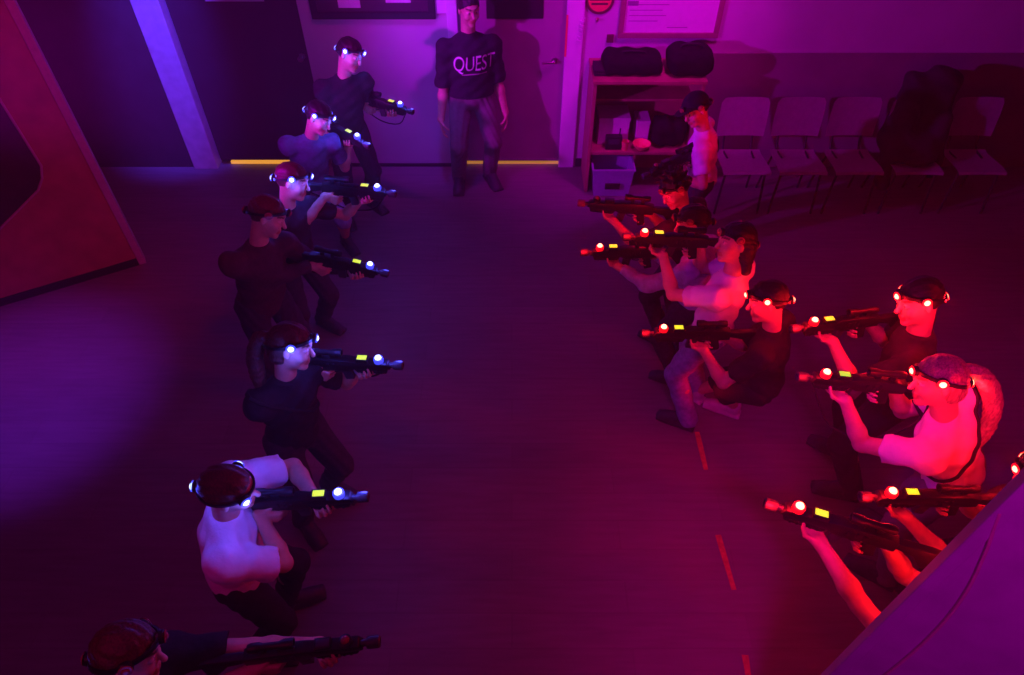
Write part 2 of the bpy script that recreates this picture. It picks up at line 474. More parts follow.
    for i in range(2):
        sh = (shl, shr)[i]; W = wr[i]
        F.ell(sh, (.036*h,)*3, k=.03)
        F.cone(sh, el[i], .031*h, .0235*h, k=.025)
        m_ = el[i].lerp(W, .28)
        F.cone(el[i], m_, .0235*h, .0245*h, k=.015); F.cone(m_, W, .0245*h, .0165*h, k=.02)
        F.cone(W, W+hd[i].normalized()*.06*Lh, .0165*h, .016*h, k=.015, flat=None)
        add_hand(F, W, hd[i], hn[i], Lh*1.02, th[i], cu[i])
        K, A = kn[i], an[i]
        F.cone((hipl, hipr)[i], K, .054*h, .034*h, k=.03)
        c = K.lerp(A, .3)-fdir[i]*.008*h
        F.cone(K, c, .033*h, .034*h, k=.02); F.cone(c, A, .034*h, .021*h, k=.02)
        F.cone(A, V((A.x, A.y, .024*h))+fdir[i]*.085*h, .019*h, .011*h, k=.02)
    lipc = np.array((.80, .45, .45)); brow = np.array((.22, .17, .15)) if not s.get('fair') else np.array((.55, .42, .3))
    tone = np.array(s.get('tone', (1, 1, 1)))
    Hn = arr(H); LN, HL, HU = arr(look), arr(hl), arr(hu)
    def colour(P):
        q = (P-Hn)/hs; x, y, z = q@LN, q@HL, q@HU
        c = np.tile(tone, (len(P), 1)).astype(float); ay = np.abs(y)
        f = x > .06
        c[f & (np.abs(z+.064) < .013) & (ay < .026)] = tone*lipc
        e = f & (((ay-.031)/.0155)**2+((z-.007)/.0095)**2 < 1); c[e] = (1.35, 1.55, 1.75)
        c[f & ((ay-.031)**2+(z-.007)**2 < .0065**2)] = (.08, .07, .07)
        c[f & (np.abs(z-.030-.006*np.cos((ay-.032)*60)) < .006) & (ay > .012) & (ay < .052)] = brow
        return c
    body = F.mesh('body', M['skin'], root, colour=colour)
    # --- shirt
    sm = M[s['shirt']]; puff = s.get('puff', .013)
    F = Field(.0075)
    hem = Pv-u*s.get('hem', .045)*h
    sc_ = [(arr(hem), -arr(u))]
    F.ell(N-u*.10*h, (.066*h*slim+puff, .094*h*slim+puff, .105*h+puff), AX, k=.03)
    F.ell(N-u*.20*h+tf*.006*h, (.062*h*slim+puff, .084*h*slim+puff, .095*h), AX, k=.05)
    F.ell(Pv+u*.01*h, (.068*h*slim+puff, .092*h*slim+puff, .085*h), AX, k=.05)
    F.cone(shl, shr, .034*h+puff*.8, .034*h+puff*.8, k=.04)
    F.cone(N-u*.035*h, N+u*.012*h+tf*.004, .042*h, .037*h, k=.03, cuts=[(arr(N+u*.016*h), arr(u))])
    for i in range(2):
        sh = (shl, shr)[i]; W = wr[i]; E = el[i]
        F.ell(sh, (.036*h+puff,)*3, k=.03)
        if s.get('sleeve', 'short') == 'short':
            dv = (E-sh).normalized(); e = sh+(E-sh)*s.get('sleeve_to', .66)
            F.cone(sh, E, .033*h+puff, .030*h+puff*1.2, k=.03, cuts=[(arr(e), arr(dv))])
        else:
            dv = (W-E).normalized(); e = E.lerp(W, .93)
            F.cone(sh, E, .031*h+puff, .026*h+puff, k=.03)
            F.cone(E, W, .026*h+puff, .018*h+puff*.8, k=.02, cuts=[(arr(e), arr(dv))])
    ph = rng.random()*6; un, tn = arr(u), arr(sd)
    def fold(P):
        z = P@un; y = P@tn; x = P@arr(tf)
        return .0045*np.sin(34*z+18*y+ph+2*np.sin(23*x+9*y))+.003*np.sin(61*z-40*y+ph*2+3*np.sin(15*x))
    shirt = F.mesh(s.get('shirt_kind', 't_shirt'), sm, root, noise=fold, cuts=sc_)
    # --- trousers
    F = Field(.009); pm = M[s.get('pants', 'jeans')]; pl = s.get('pants_to', 1.12); pp = .014
    F.ell(Pv, (.066*h*slim+pp*.6, .088*h*slim+pp*.6, .07*h), AX, k=.04, cuts=[(arr(Pv+u*.055*h), arr(u))])
    for i in range(2):
        K, A = kn[i], an[i]; e = K.lerp(A, pl); dv = (A-K).normalized()
        if pl <= 0: e = K; dv = (K-(hipl, hipr)[i]).normalized()
        F.cone((hipl, hipr)[i], K, .054*h+pp*.8, .036*h+pp, k=.03)
        if pl > 0: F.cone(K, A+dv*.03, .037*h+pp, .030*h+pp, k=.02, cuts=[(arr(e), arr(dv)), ((0, 0, .022*h), (0, 0, -1))])
    F.mesh('shorts' if pl < .3 else 'trousers', pm, root, noise=lambda P: .003*np.sin(40*P[..., 2]+12*np.sin(9*P[..., 0]+7*P[..., 1])))
    # --- shoes
    for i in range(2):
        F = Field(.007); A = an[i]; fd = fdir[i]; sl = V((0, 0, 1)).cross(fd); b0 = V((A.x, A.y, 0))
        X3 = (fd, sl, V((0, 0, 1)))
        F.rbox(b0+fd*.045*h+V((0, 0, .011)), (.086*h, .030*h, .011), X3, rad=.009, k=.01)
        F.ell(b0+fd*.072*h+V((0, 0, .022)), (.060*h, .031*h, .029*h), X3, k=.02)
        F.cone(A+V((0, 0, .0)), b0+fd*.085*h+V((0, 0, .026*h)), .029*h, .020*h, k=.02)
        F.cone(b0+V((0, 0, .035)), A+V((0, 0, .012)), .030*h, .031*h, k=.02)
        F.mesh('shoe', M[s.get('shoes', 'dark_shoe')], root, cuts=[((0, 0, .002), (0, 0, -1)), ((0, 0, .085*h), (0, 0, 1))])
    # --- hair
    hm = M[s.get('hair', 'hair_dark')]
    F = Field(.006); style = s.get('style', 'short')
    face = arr((-look*.62+hu*.78).normalized())
    cp = arr(hp(.055, 0, .045))
    fcut = [(cp, -face)]
    F.ell(hp(-.016, 0, .034), np.array((.108, .087, .098))*hs, hx, k=.01, cuts=fcut)
    if style in ('pony', 'long', 'bob'):
        F.ell(hp(-.055, 0, -.02), np.array((.07, .078, .085))*hs, hx, k=.02, cuts=[(arr(hp(-.02, 0, 0)), arr(look))])
    if style == 'pony':
        pts = s.get('tail') or [hp(-.11, 0, .03), hp(-.165, 0, .01), hp(-.18, .0, -.09), hp(-.16, 0, -.2), hp(-.14, 0, -.27)]
        pts = bezier(pts, 4); n = len(pts)
        for k in range(n-1):
            w = lambda t: .018+.02*sin(pi*min(1, t*.9+.12))
            F.cone(pts[k], pts[k+1], w(k/n)*1.0, w((k+1)/n)*.98, k=.01)
    if style in ('long', 'bob'):
        L_ = .30 if style == 'long' else .15
        for q in (-1, 0, 1):
            F.cone(hp(-.06-.02*(q == 0), q*.055, -.02), hp(-.07-.03*(q == 0), q*.06, -L_), .042, .025, k=.03)
    if s.get('side_hair'):
        for a_, b_, r_ in s['side_hair']: F.cone(hp(*a_), hp(*b_), r_[0], r_[1], k=.03)
    if style == 'spiky':
        for k in range(26):
            az = rng.uniform(-pi, pi); e_ = rng.uniform(.25, 1.4)
            n_ = (look*cos(az)*cos(e_)+hl*sin(az)*cos(e_)+hu*sin(e_))
            b_ = hp(-.016, 0, .034)+n_*.085*hs
            if (b_-V(cp)).dot(V(face)) < -.01: continue
            F.cone(b_, b_+(n_+look*.35).normalized()*.05, .018, .005, k=.008)
    F.mesh('hair', hm, root, noise=lambda P: .0022*np.sin(150*(P@HL)+8*np.sin(30*(P@HU)))+.0015*np.sin(210*(P@HL)+60*(P@LN)))
    # --- cap
    if s.get('cap'):
        F = Field(.006)
        F.ell(hp(-.012, 0, .036), np.array((.116, .095, .106))*hs, hx, k=.01, cuts=[(arr(hp(0, 0, .066 if s.get('skull') else .045)), -HU)])
        if not s.get('skull'): F.ell(hp(.10, 0, .048), np.array((.085, .075, .010))*hs, hx, k=.012)
        F.ell(hp(-.012, 0, .142), np.array((.009,)*3)*hs, hx, k=.006)
        F.mesh('cap', M[s['cap']], root)
    # --- headset
    if team:
        bm = bmesh.new(); R = .016; pods = []
        zb = s.get('band_z', .030); tl = s.get('band_tilt', .32)
        def bp(th_, r_): return hp(-.014+(.110+r_)*cos(th_), (.089+r_)*sin(th_), zb+tl*.11*cos(th_))
        if s.get('cap') and not s.get('skull'): bp = (lambda th_, r_: hp(-.012+(.121+r_)*cos(th_), (.100+r_)*sin(th_), zb+tl*.11*cos(th_)))
        seg = 40; rings = []
        for k in range(seg):
            th_ = 2*pi*k/seg; w = .009*hs
            rings.append([bm.verts.new(bp(th_, -.003)-hu*w), bm.verts.new(bp(th_, .006)-hu*w*.9), bm.verts.new(bp(th_, .006)+hu*w*.9), bm.verts.new(bp(th_, -.003)+hu*w)])
        for k in range(seg):
            A, B = rings[k], rings[(k+1) % seg]
            for j in range(4): bm.faces.new((A[j], B[j], B[(j+1) % 4], A[(j+1) % 4]))
        angs = s.get('leds', (.12, 1.3, pi, -1.3))
        for th_ in angs:
            c = bp(th_, .004); n_ = (bp(th_, .05)-bp(th_, 0)).normalized()
            lathe(bm, [(0, -.004), (.024, -.004), (.024, .008), (.018, .014), (.015, .014)], c, n_, 16)
            pods.append((c+n_*.014, n_))
        for v in bm.verts: v.co -= root.location
        band = obj('headband', bm, M['gun'], root)
        band['label'] = 'dark headband with '+team+' sensor lights'
        for c, n_ in pods:
            bm = bmesh.new(); lathe(bm, [(.014, -.001), (.014, .003), (.010, .009), (0, .012)], c-root.location, n_, 14)
            nf = len(bm.faces); lathe(bm, [(.0225, .0005), (.021, .004), (.014, .0045)], c-root.location, n_, 14); bm.faces.ensure_lookup_table()  # outer ring glows as an imitated halo around the sensor
            for k_ in range(nf, len(bm.faces)): bm.faces[k_].material_index = 1
            so = obj('sensor_light', bm, M['led_off'] if s.get('dim') else M['led_'+team], band); so.data.materials.append(M['led_off'] if s.get('dim') else M['ring_'+team])
            LIGHTS.append((c+n_*.042-hu*.03, team, s.get('hp', .35)*(.12 if s.get('dim') else 1)))
    if s.get('watch') is not None:
        i = s['watch']; W = wr[i]; dv = (W-el[i]).normalized(); c = el[i].lerp(W, .92)-root.location
        bm = bmesh.new(); lathe(bm, [(.0175*h, -.009), (.0195*h, -.009), (.0195*h, .009), (.0175*h, .009)], c, dv, 20)
        obj('wristband', bm, M['white_cloth'], root)
    if s.get('strap'):
        # dark strap over the shoulder, lying on the shirt
        bv = BVHTree.FromObject(shirt, bpy.context.evaluated_depsgraph_get()); pts = []
        c0 = N-u*.10*h-root.location; sg = s['strap']
        for k in range(41):
            th_ = 2*pi*k/40
            dr = (sd*sg*.75+u*.66).normalized()*cos(th_)+tf*sin(th_)
            hit = bv.ray_cast(c0+dr*.6, -dr)[0]
            if hit: pts.append(hit+dr*.004)
        bm = bmesh.new(); tube(bm, pts, .011, 8)
        obj('strap', bm, M['rubber'], root)
    if s.get('print_text'):
        cu_ = bpy.data.curves.new('print', 'FONT'); cu_.body = s['print_text']; cu_.size = .095; cu_.align_x = 'CENTER'; cu_.extrude = .0; cu_.shear = .15
        to = bpy.data.objects.new('tmp', cu_); COL.objects.link(to)
        me = bpy.data.meshes.new_from_object(to.evaluated_get(bpy.context.evaluated_depsgraph_get()))
        bpy.data.objects.remove(to)
        bm = bmesh.new(); bm.from_mesh(me)
        x0 = min(v.co.x for v in bm.verts); x1 = max(v.co.x for v in bm.verts)
        bmesh.ops.triangulate(bm, faces=bm.faces[:])
        for _ in range(2): bmesh.ops.subdivide_edges(bm, edges=[e for e in bm.edges if e.calc_length() > .012], cuts=1)
        k_ = .36/(x1-x0); bv = BVHTree.FromObject(shirt, bpy.context.evaluated_depsgraph_get()); base = N-u*.135*h+sd*.015-root.location
        def proj_(x, y):
            o_ = base+sd*(x*k_)+u*(y*1.5*k_)+tf*.5
            hit = bv.ray_cast(o_, -tf)[0]
            return (hit or base+tf*.12)+tf*.004
        for v in bm.verts: v.co = proj_(v.co.x, v.co.y)
        po = obj('shirt_print', bm, M['print'], root, smooth=False); po['label'] = 'pale lettering across the chest'
        bm = bmesh.new(); k0 = .02/k_
        def quad(xa, xb, ya, yb, nseg=10):
            for i_ in range(nseg):
                p0, p1 = xa+(xb-xa)*i_/nseg, xa+(xb-xa)*(i_+1)/nseg
                bm.faces.new([bm.verts.new(proj_(x, y)) for x, y in ((p0, ya), (p1, ya), (p1, yb), (p0, yb))])
        quad(-.11/k_, .11/k_, -.030/k_/1.25, -.022/k_/1.25)
        po = obj('shirt_emblem', bm, M['print_dim'], root, smooth=False)
    return root

M['print'] = mat('print', (.75, .62, .70), .7, noise=.1)
M['print_dim'] = mat('print_dim', (.45, .30, .38), .7, noise=.1)
# ------------------------------------------------------------------ the players
def player(team, head, led, aim, label, gun_label, **k):
    """head=(px,py,z) centre of the head, led=(px,py,z) gun light: stand there in the room"""
    s = dict(k); s['team'] = team; s['label'] = label; s['gun_label'] = gun_label
    s['H'] = at_z(*head); s['aim'] = aim; s['g'] = V(aim).normalized()
    d, l, u = frame_of(s['g'])
    L = at_z(*led); s['G'] = L-d*LED_AT.x-u*LED_AT.z
    s.setdefault('look', (aim[0], aim[1], aim[2]-.18))
    make_person(s)
    w, d, l, u = make_gun(s, team)
    if not s.get('off'):
        LIGHTS.append((w+u*.05+d*.03, team, s.get('gp', .8)*.5))
        LIGHTS.append((w-u*.02+d*.10+l*s.get('hand', 1)*.03, team, s.get('gp', .8)*.36))

TH = at_z(937, 382, 1.52)
TAIL = [TH+V(q) for q in ((.10, .03, .05), (.18, .02, .03), (.25, 0, -.04), (.30, -.03, -.14), (.31, -.07, -.26), (.27, -.11, -.36))]
# blue team, from the back wall to the camera
player('blue', (350, 55, 1.50), (400, 103, 1.10), (1, -.42, -.06),
       'person in a black t-shirt below the wide black wall frame, blue lights on the head', 'dark toy gun with blue light, held by the player below the black wall frame',
       h=1.62, shirt='black_cloth', pants='dark_cloth', hair='hair_dark', look=(.9, -.55, -.25), watch=0, sling=True, hp=.9, gp=2.2)
player('blue', (319, 118, 1.28), (357, 135, 1.10), (.85, -.50, -.16),
       'crouching person with pale bare forearms, second in the blue-lit line from the back wall', 'dark toy gun with blue light, pointed downward by the crouching player',
       h=1.52, shirt='jeans', pants='light_jeans', pants_to=-1, hair='hair_dark', lean=.3, watch=1, hp=1.2, gp=6, stance=.15)
player('blue', (293, 182, 1.37), (377, 186, 1.29), (1, -.12, -.03),
       'person with a brightly rimmed dark head of hair, just in front of the crouching player', 'dark toy gun with yellow display and blue light, held level before the crouching player',
       h=1.50, shirt='dark_cloth', pants='dark_cloth', hair='hair_brown', hp=1.6, gp=2.0, sling=True)
player('blue', (268, 217, 1.45), (370, 264, 1.06), (1, -.10, -.22),
       'person in a dark long-sleeved top, one arm stretched low, with a dim headset', 'dark toy gun with blue light, held low by the player with the dim headset',
       h=1.60, shirt='wine_cloth', sleeve='long', pants='dark_cloth', hair='hair_brown', dim=True, lean=.22, gp=1.6)
player('blue', (292, 347, 1.42), (378, 358, 1.27), (1, -.06, 0),
       'person with dark ponytail, shoulder strap and black shirt in the blue-lit line', 'dark toy gun with bright blue light, held by the ponytailed player in black',
       h=1.56, shirt='black_cloth', pants='dark_cloth', hair='hair_brown', style='pony', strap=-1, hp=1.5, gp=2.6, watch=0, sling=True)
player('blue', (230, 490, 1.45), (338, 492, 1.28), (1, .06, 0),
       'person in a white t-shirt with dark brown hair, seen from above on the left', 'dark toy gun with yellow display, held by the player in white at left',
       h=1.60, shirt='white_cloth', pants='black_cloth', hair='hair_brown', leds=(pi/2-.25, pi, -.75), hp=1.5, gp=2.6, sling=True, tilt=(.1, -.02, 0), blade=8, drop=.022, wide=1.12, puff=.020, lean=.20,
       band_z=.030, band_tilt=.1, poles=[(.1, 1, -.35), (-.25, -1, .05)], sleeve_to=.80)
player('blue', (130, 655, 1.45), (345, 640, 1.22), (1, .12, 0),
       'dark-haired person with dim headset at the bottom left edge of the picture', 'dark toy gun with unlit light at the bottom left edge of the picture',
       h=1.58, shirt='black_cloth', pants='dark_cloth', hair='hair_brown', dim=True, off=True, lcd=M['gun_grey'])
# red team
player('red', (696, 110, 1.34), (656, 165, .98), (-.85, -.35, -.24),
       'person with dark cap and white t-shirt right in front of the shelf unit', 'dark toy gun pointed downward by the capped player before the shelf unit',
       h=1.50, shirt='white_cloth', pants='dark_cloth', hair='hair_dark', cap='black_cloth', dim=True, off=True, lcd=M['gun_grey'], lean=.2, look=(-.8, -.5, -.3))
player('red', (675, 190, 1.30), (597, 198, 1.22), (-1, .12, .02),
       'person with spiky dark hair and bright red face, just before the capped player', 'long dark toy gun with unlit light, held by the spiky-haired player',
       h=1.44, shirt='dark_cloth', pants='dark_cloth', hair='hair_dark', style='spiky', look=(-.75, -.55, -.3), dim=True, off=True, lcd=M['gun_grey'], muzzle=M['led_off'])  # muzzle coloured red to stand in for red light on it
player('red', (692, 224, 1.30), (600, 246, 1.12), (-1, .04, -.05),
       'dark-haired person with pale blue long sleeves, between spiky-haired and white-shirted players', 'dark toy gun with red light, held by the player in pale blue sleeves',
       h=1.44, shirt='sky_cloth', sleeve='long', pants='dark_cloth', hair='hair_dark', dim=True, lcd=M['lcd_amber'], gp=2.2)
player('red', (735, 243, 1.45), (645, 231, 1.41), (-1, .04, .04),
       'person in white t-shirt and jeans aiming upward, middle of the red-lit line', 'dark toy gun with red light, held by the player in white t-shirt and jeans',
       h=1.56, shirt='white_cloth', pants='light_jeans', hair='hair_dark', style='bob', look=(-1, -.1, .12), lcd=M['lcd_amber'], gp=2.4, hp=.3, dim=True, lean=-.05)
player('red', (767, 302, 1.29), (664, 327, 1.11), (-1, .02, -.02),
       'crouching person in black with bright red forearm and bare shins, beside the player in jeans', 'dark toy gun with red light, held by the black-clad player with red forearm',
       h=1.50, shirt='black_cloth', pants='black_cloth', pants_to=.35, shoes='pale_shoe', hair='hair_dark', hp=.8, lcd=M['lcd'], gp=2.2, reach=.08, poles=[(1, -.5, 0), None],
       feet=[at_z(731, 413, 0), at_z(696, 398, 0)])
player('red', (918, 302, 1.52), (815, 320, 1.28), (-1, -.16, 0),
       'dark-haired person in black t-shirt with glowing red face, behind the white-shirted ponytailed player', 'dark toy gun with red light, held by the black-shirted player behind the ponytailed one',
       h=1.66, shirt='black_cloth', pants='black_cloth', hair='hair_dark', hp=3.5, gp=4.0, lcd=M['lcd_amber'], poles=[(.35, -1, -.35), None])
player('red', (937, 382, 1.52), (827, 372, 1.42), (-1, .10, .03),
       'person with long ponytail and white t-shirt at the right of the room', 'dark toy gun with red light and green display, held by the ponytailed player in white',
       h=1.66, shirt='white_cloth', pants='khaki', hair='hair_fair', style='pony', fair=True, hp=1.7, gp=2.0, poles=[(.5, -.5, -1), None], lean=.55, tail=TAIL, lcd=M['lcd_green'], strap=-1, sling=True)
player('red', (1042, 478, 1.46), (893, 491, 1.30), (-1, .02, 0),
       'person cut off by the right edge, only a red forearm showing', 'dark toy gun with red light at the right edge above the purple panel',
       h=1.60, shirt='dark_cloth', pants='dark_cloth', hair='hair_dark', hp=2.0, gp=4.0, reach=.22)
player('red', (962, 600, 1.48), (800, 506, 1.44), (-1, .36, .02),
       'person hidden behind the purple panel at bottom right, long red arm reaching out', 'dark toy gun with red light, aimed from behind the purple panel',
       h=1.62, shirt='black_cloth', pants='dark_cloth', hair='hair_dark', hp=2.0, gp=5.0, watch=1)
# the adult by the door
make_person(dict(label='adult in dark printed sweatshirt and khaki trousers standing in front of the door', H=at_y(469, 9, 5.74), aim=(.22, -1, 0), look=(.42, -1, -.10), h=1.80, blade=0, lean=-.02, stance=0,
    shirt='black_cloth', shirt_kind='sweatshirt', sleeve='short', sleeve_to=.98, hem=-.015, pants='khaki', hair='hair_dark', puff=.020, drop=.058, print_text='QUEST', slim=1.15, hs=1.02, wide=1.0))

# ------------------------------------------------------------------ the room
YW = 6.06
def floor_mat():
    m = bpy.data.materials.new('floor_planks'); m.use_nodes = True; nt = m.node_tree; b = nt.nodes['Principled BSDF']
    tc = nt.nodes.new('ShaderNodeTexCoord')
    br = nt.nodes.new('ShaderNodeTexBrick'); br.inputs['Scale'].default_value = 1
    br.inputs['Brick Width'].default_value = 1.3; br.inputs['Row Height'].default_value = .19; br.inputs['Mortar Size'].default_value = .004
    br.inputs['Color1'].default_value = (.21, .18, .18, 1); br.inputs['Color2'].default_value = (.185, .158, .16, 1); br.inputs['Mortar'].default_value = (.175, .148, .148, 1)
    nt.links.new(tc.outputs['Object'], br.inputs['Vector'])
    mp = nt.nodes.new('ShaderNodeMapping'); mp.inputs['Scale'].default_value = (1.5, 14, 1)
    n = nt.nodes.new('ShaderNodeTexNoise'); n.inputs['Scale'].default_value = 2.2; n.inputs['Detail'].default_value = 7
    nt.links.new(tc.outputs['Object'], mp.inputs['Vector']); nt.links.new(mp.outputs['Vector'], n.inputs['Vector'])
    mr = nt.nodes.new('ShaderNodeMapRange'); mr.inputs[3].default_value = .7; mr.inputs[4].default_value = 1.3; nt.links.new(n.outputs['Fac'], mr.inputs[0])
    mx = nt.nodes.new('ShaderNodeMix'); mx.data_type = 'RGBA'; mx.blend_type = 'MULTIPLY'; mx.inputs[0].default_value = 1
    nt.links.new(br.outputs['Color'], mx.inputs[6]); nt.links.new(mr.outputs[0], mx.inputs[7]); nt.links.new(mx.outputs[2], b.inputs['Base Color'])
    n2 = nt.nodes.new('ShaderNodeTexNoise'); n2.inputs['Scale'].default_value = 3; nt.links.new(tc.outputs['Object'], n2.inputs['Vector'])
    m2 = nt.nodes.new('ShaderNodeMapRange'); m2.inputs[3].default_value = .38; m2.inputs[4].default_value = .62; nt.links.new(n2.outputs['Fac'], m2.inputs[0]); nt.links.new(m2.outputs[0], b.inputs['Roughness'])
    return m
M['floor'] = floor_mat()
M['wall'] = mat('wall_paint', (.55, .50, .55), .7, noise=.06, nscale=3, bump=.12, bscale=140)
M['wainscot'] = mat('wainscot_paint', (.26, .20, .22), .65, noise=.1, nscale=4)
M['dark_wall'] = mat('dark_wall', (.06, .05, .055), .7, noise=.15, nscale=6)
M['ceil'] = mat('ceiling_black', (.03, .03, .03), .9, noise=.1)
M['base'] = mat('baseboard_dark', (.03, .025, .03), .6, noise=.1)
M['door'] = mat('door_paint', (.32, .22, .28), .5, noise=.08, nscale=5)
M['dark_door'] = mat('dark_door_paint', (.045, .035, .04), .55, noise=.12, nscale=5)
M['white_paint'] = mat('white_paint', (.72, .70, .74), .5, noise=.05, nscale=8)
M['column'] = mat('column_paint', (.55, .52, .58), .7, noise=.12, nscale=12, bump=.15, bscale=60)
M['panel_red'] = mat('panel_red_wood', (.40, .15, .13), .55, noise=.14, nscale=7)
M['panel_grey'] = mat('panel_grey', (.34, .29, .36), .6, noise=.10, nscale=9)
M['arc'] = mat('arc_groove', (.42, .16, .26), .6, noise=.1)
M['inset'] = mat('inset_dark', (.05, .035, .035), .6, noise=.2, nscale=9)
M['outline'] = mat('outline_pale', (.45, .36, .42), .5, noise=.1)
M['metal'] = mat('metal', (.55, .53, .55), .28, metal=1, noise=.08)
M['chair'] = mat('chair_plastic', (.55, .42, .5), .5, noise=.08, bump=.1, bscale=200)
M['frame_black'] = mat('frame_black', (.025, .02, .025), .45, noise=.1)
M['paper'] = mat('paper', (.75, .70, .78), .7, noise=.04)
M['ink'] = mat('ink', (.30, .10, .35), .7, noise=.1)
M['board'] = mat('board', (.72, .60, .74), .4, noise=.04)
M['board_frame'] = mat('board_frame', (.30, .10, .16), .45, noise=.1)
M['sign_red'] = mat('sign_red', (.80, .10, .12), .5, noise=.05)
M['sign_dark'] = mat('sign_dark', (.12, .03, .05), .5, noise=.05)
M['cab'] = mat('cabinet_wood', (.34, .11, .11), .5, noise=.15, nscale=10)
M['bag'] = mat('bag_fabric', (.012, .010, .012), .95, spec=.1, noise=.3, bump=.5, bscale=30)
M['bin'] = mat('bin_plastic', (.30, .30, .48), .5, noise=.08)
M['cup'] = mat('cup_red', (.75, .20, .14), .4, noise=.05)
M['bowl'] = mat('bowl_orange', (.85, .35, .16), .4, noise=.05)
M['white_box'] = mat('white_card', (.62, .52, .6), .7, noise=.06)
M['tape'] = mat('tape_orange', (.62, .20, .08), .6, noise=.25, nscale=30)
M['gap'] = mat('door_gap_light', (.9, .6, .2), .5, emit=(1, .42, .03), estr=.8)
M['gap_dim'] = mat('door_gap_dim', (.9, .6, .2), .5, emit=(1, .42, .05), estr=.35)
M['coat'] = mat('coat_dark', (.022, .016, .02), .9, noise=.25, bump=.4, bscale=25)

def struct(name, bm, m, parent=None, smooth=False):
    o = obj(name, bm, m, parent, smooth=smooth)
    if parent is None: o['kind'] = 'structure'
    return o
bm = bmesh.new(); box(bm, -7, 7, -3, 6.4, -.1, 0); struct('floor', bm, M['floor'])
bm = bmesh.new(); box(bm, -7, 7, -3, 6.4, 5.6, 5.7); struct('ceiling', bm, M['ceil'])
XL, XR = -2.93, -1.85      # left doorway
DL, DR = -.47, .47         # right door
bm = bmesh.new()
box(bm, XR+.02, DL-.07, YW, YW+.12, 0, 5.6); box(bm, DR+.02, 7, YW, YW+.12, 0, 5.6)
box(bm, DL-.07, DR+.02, YW, YW+.12, 2.08, 5.6); box(bm, -3.2, XR+.02, YW, YW+.12, 2.15, 5.6)
struct('wall_back', bm, M['wall'])
bm = bmesh.new(); box(bm, -7, -3.2, YW-.02, YW+.12, 0, 5.6); struct('wall_back_left', bm, M['dark_wall'])
bm = bmesh.new(); box(bm, 1.66, 7, YW-.015, YW, 0, 1.16); struct('trim_1', bm, M['wainscot'])
bm = bmesh.new(); box(bm, -3.21, -2.97, YW-.06, YW+.1, 0, 5.6, .008); struct('trim_2', bm, M['column'])
bm = bmesh.new(); box(bm, XR+.02, DL-.07, YW-.015, YW, 0, .035, .004); box(bm, .64, 1.66, YW-.015, YW, 0, .09, .004); struct('baseboard_back', bm, M['base'])
bm = bmesh.new(); box(bm, -7.1, -7, -3, 6.4, 0, 5.6); struct('wall_far_left', bm, M['dark_wall'])
bm = bmesh.new(); box(bm, 7, 7.1, -3, 6.4, 0, 5.6); struct('wall_far_right', bm, M['dark_wall'])
# right door (door_1) with casing, window, handle
bm = bmesh.new(); box(bm, DL, DR, YW+.02, YW+.065, .045, 2.03, .004)
d1 = struct('door_1', bm, M['door'])
bm = bmesh.new(); box(bm, -.22, .27, YW+.012, YW+.022, 1.45, 1.93, .004); struct('door_window', bm, M['frame_black'], d1)
bm = bmesh.new(); lathe(bm, [(0, 0), (.03, 0), (.028, .012), (.012, .014), (.011, .045), (0, .045)], (.385, YW+.02, 1.08), (0, -1, 0), 16)
tube(bm, [(.385, YW-.02, 1.08), (.34, YW-.028, 1.08), (.27, YW-.026, 1.075)], [.011, .010, .008], 10); struct('door_handle', bm, M['metal'], d1, True)
bm = bmesh.new(); box(bm, DR, DR+.15, YW-.03, YW+.1, 0, 2.14, .006); box(bm, DL-.09, DL, YW-.03, YW+.1, 0, 2.14, .006); box(bm, DL, DR, YW-.03, YW+.1, 2.03, 2.14, .006)
struct('trim_3', bm, M['white_paint'])
bm = bmesh.new(); box(bm, DR-.004, DR+.012, YW-.036, YW-.028, 1.14, 1.50, .001); struct('painted_reflection', bm, M['sign_red'])  # red paint stands in for red light reflected in the jamb
# glow under the doors: the lit room behind
bm = bmesh.new(); box(bm, DL, DR, YW+.03, YW+.06, .006, .024); struct('trim_5', bm, M['gap_dim'])
bm = bmesh.new(); box(bm, -2.86, -1.98, YW+.03, YW+.06, .006, .036); struct('trim_6', bm, M['gap'])
# left dark door (door_2)
bm = bmesh.new(); box(bm, -2.95, XR+.02, YW+.02, YW+.065, .055, 2.12, .004); d2 = struct('door_2', bm, M['dark_door'])
bm = bmesh.new(); lathe(bm, [(0, 0), (.028, 0), (.026, .012), (.012, .014), (.012, .04), (.027, .05), (.027, .07), (0, .078)], (-1.89, YW+.02, 1.12), (0, -1, 0), 16); struct('door_handle', bm, M['metal'], d2, True)
bm = bmesh.new(); a_, b_ = at_y(205, 2, YW), at_y(264, 2, YW); box(bm, a_.x, b_.x, YW+.008, YW+.02, a_.z, a_.z+.30, .003)
s_ = obj('door_sign', bm, M['paper'], None, False); tag(s_, 'pale rectangular sign high on the dark left door', 'sign')
bm = bmesh.new()
for k in range(4): box(bm, a_.x+.06, b_.x-.06-.05*(k % 2), YW+.005, YW+.0085, a_.z+.06+k*.06, a_.z+.075+k*.06)
obj('sign_print', bm, M['ink'], s_, False)
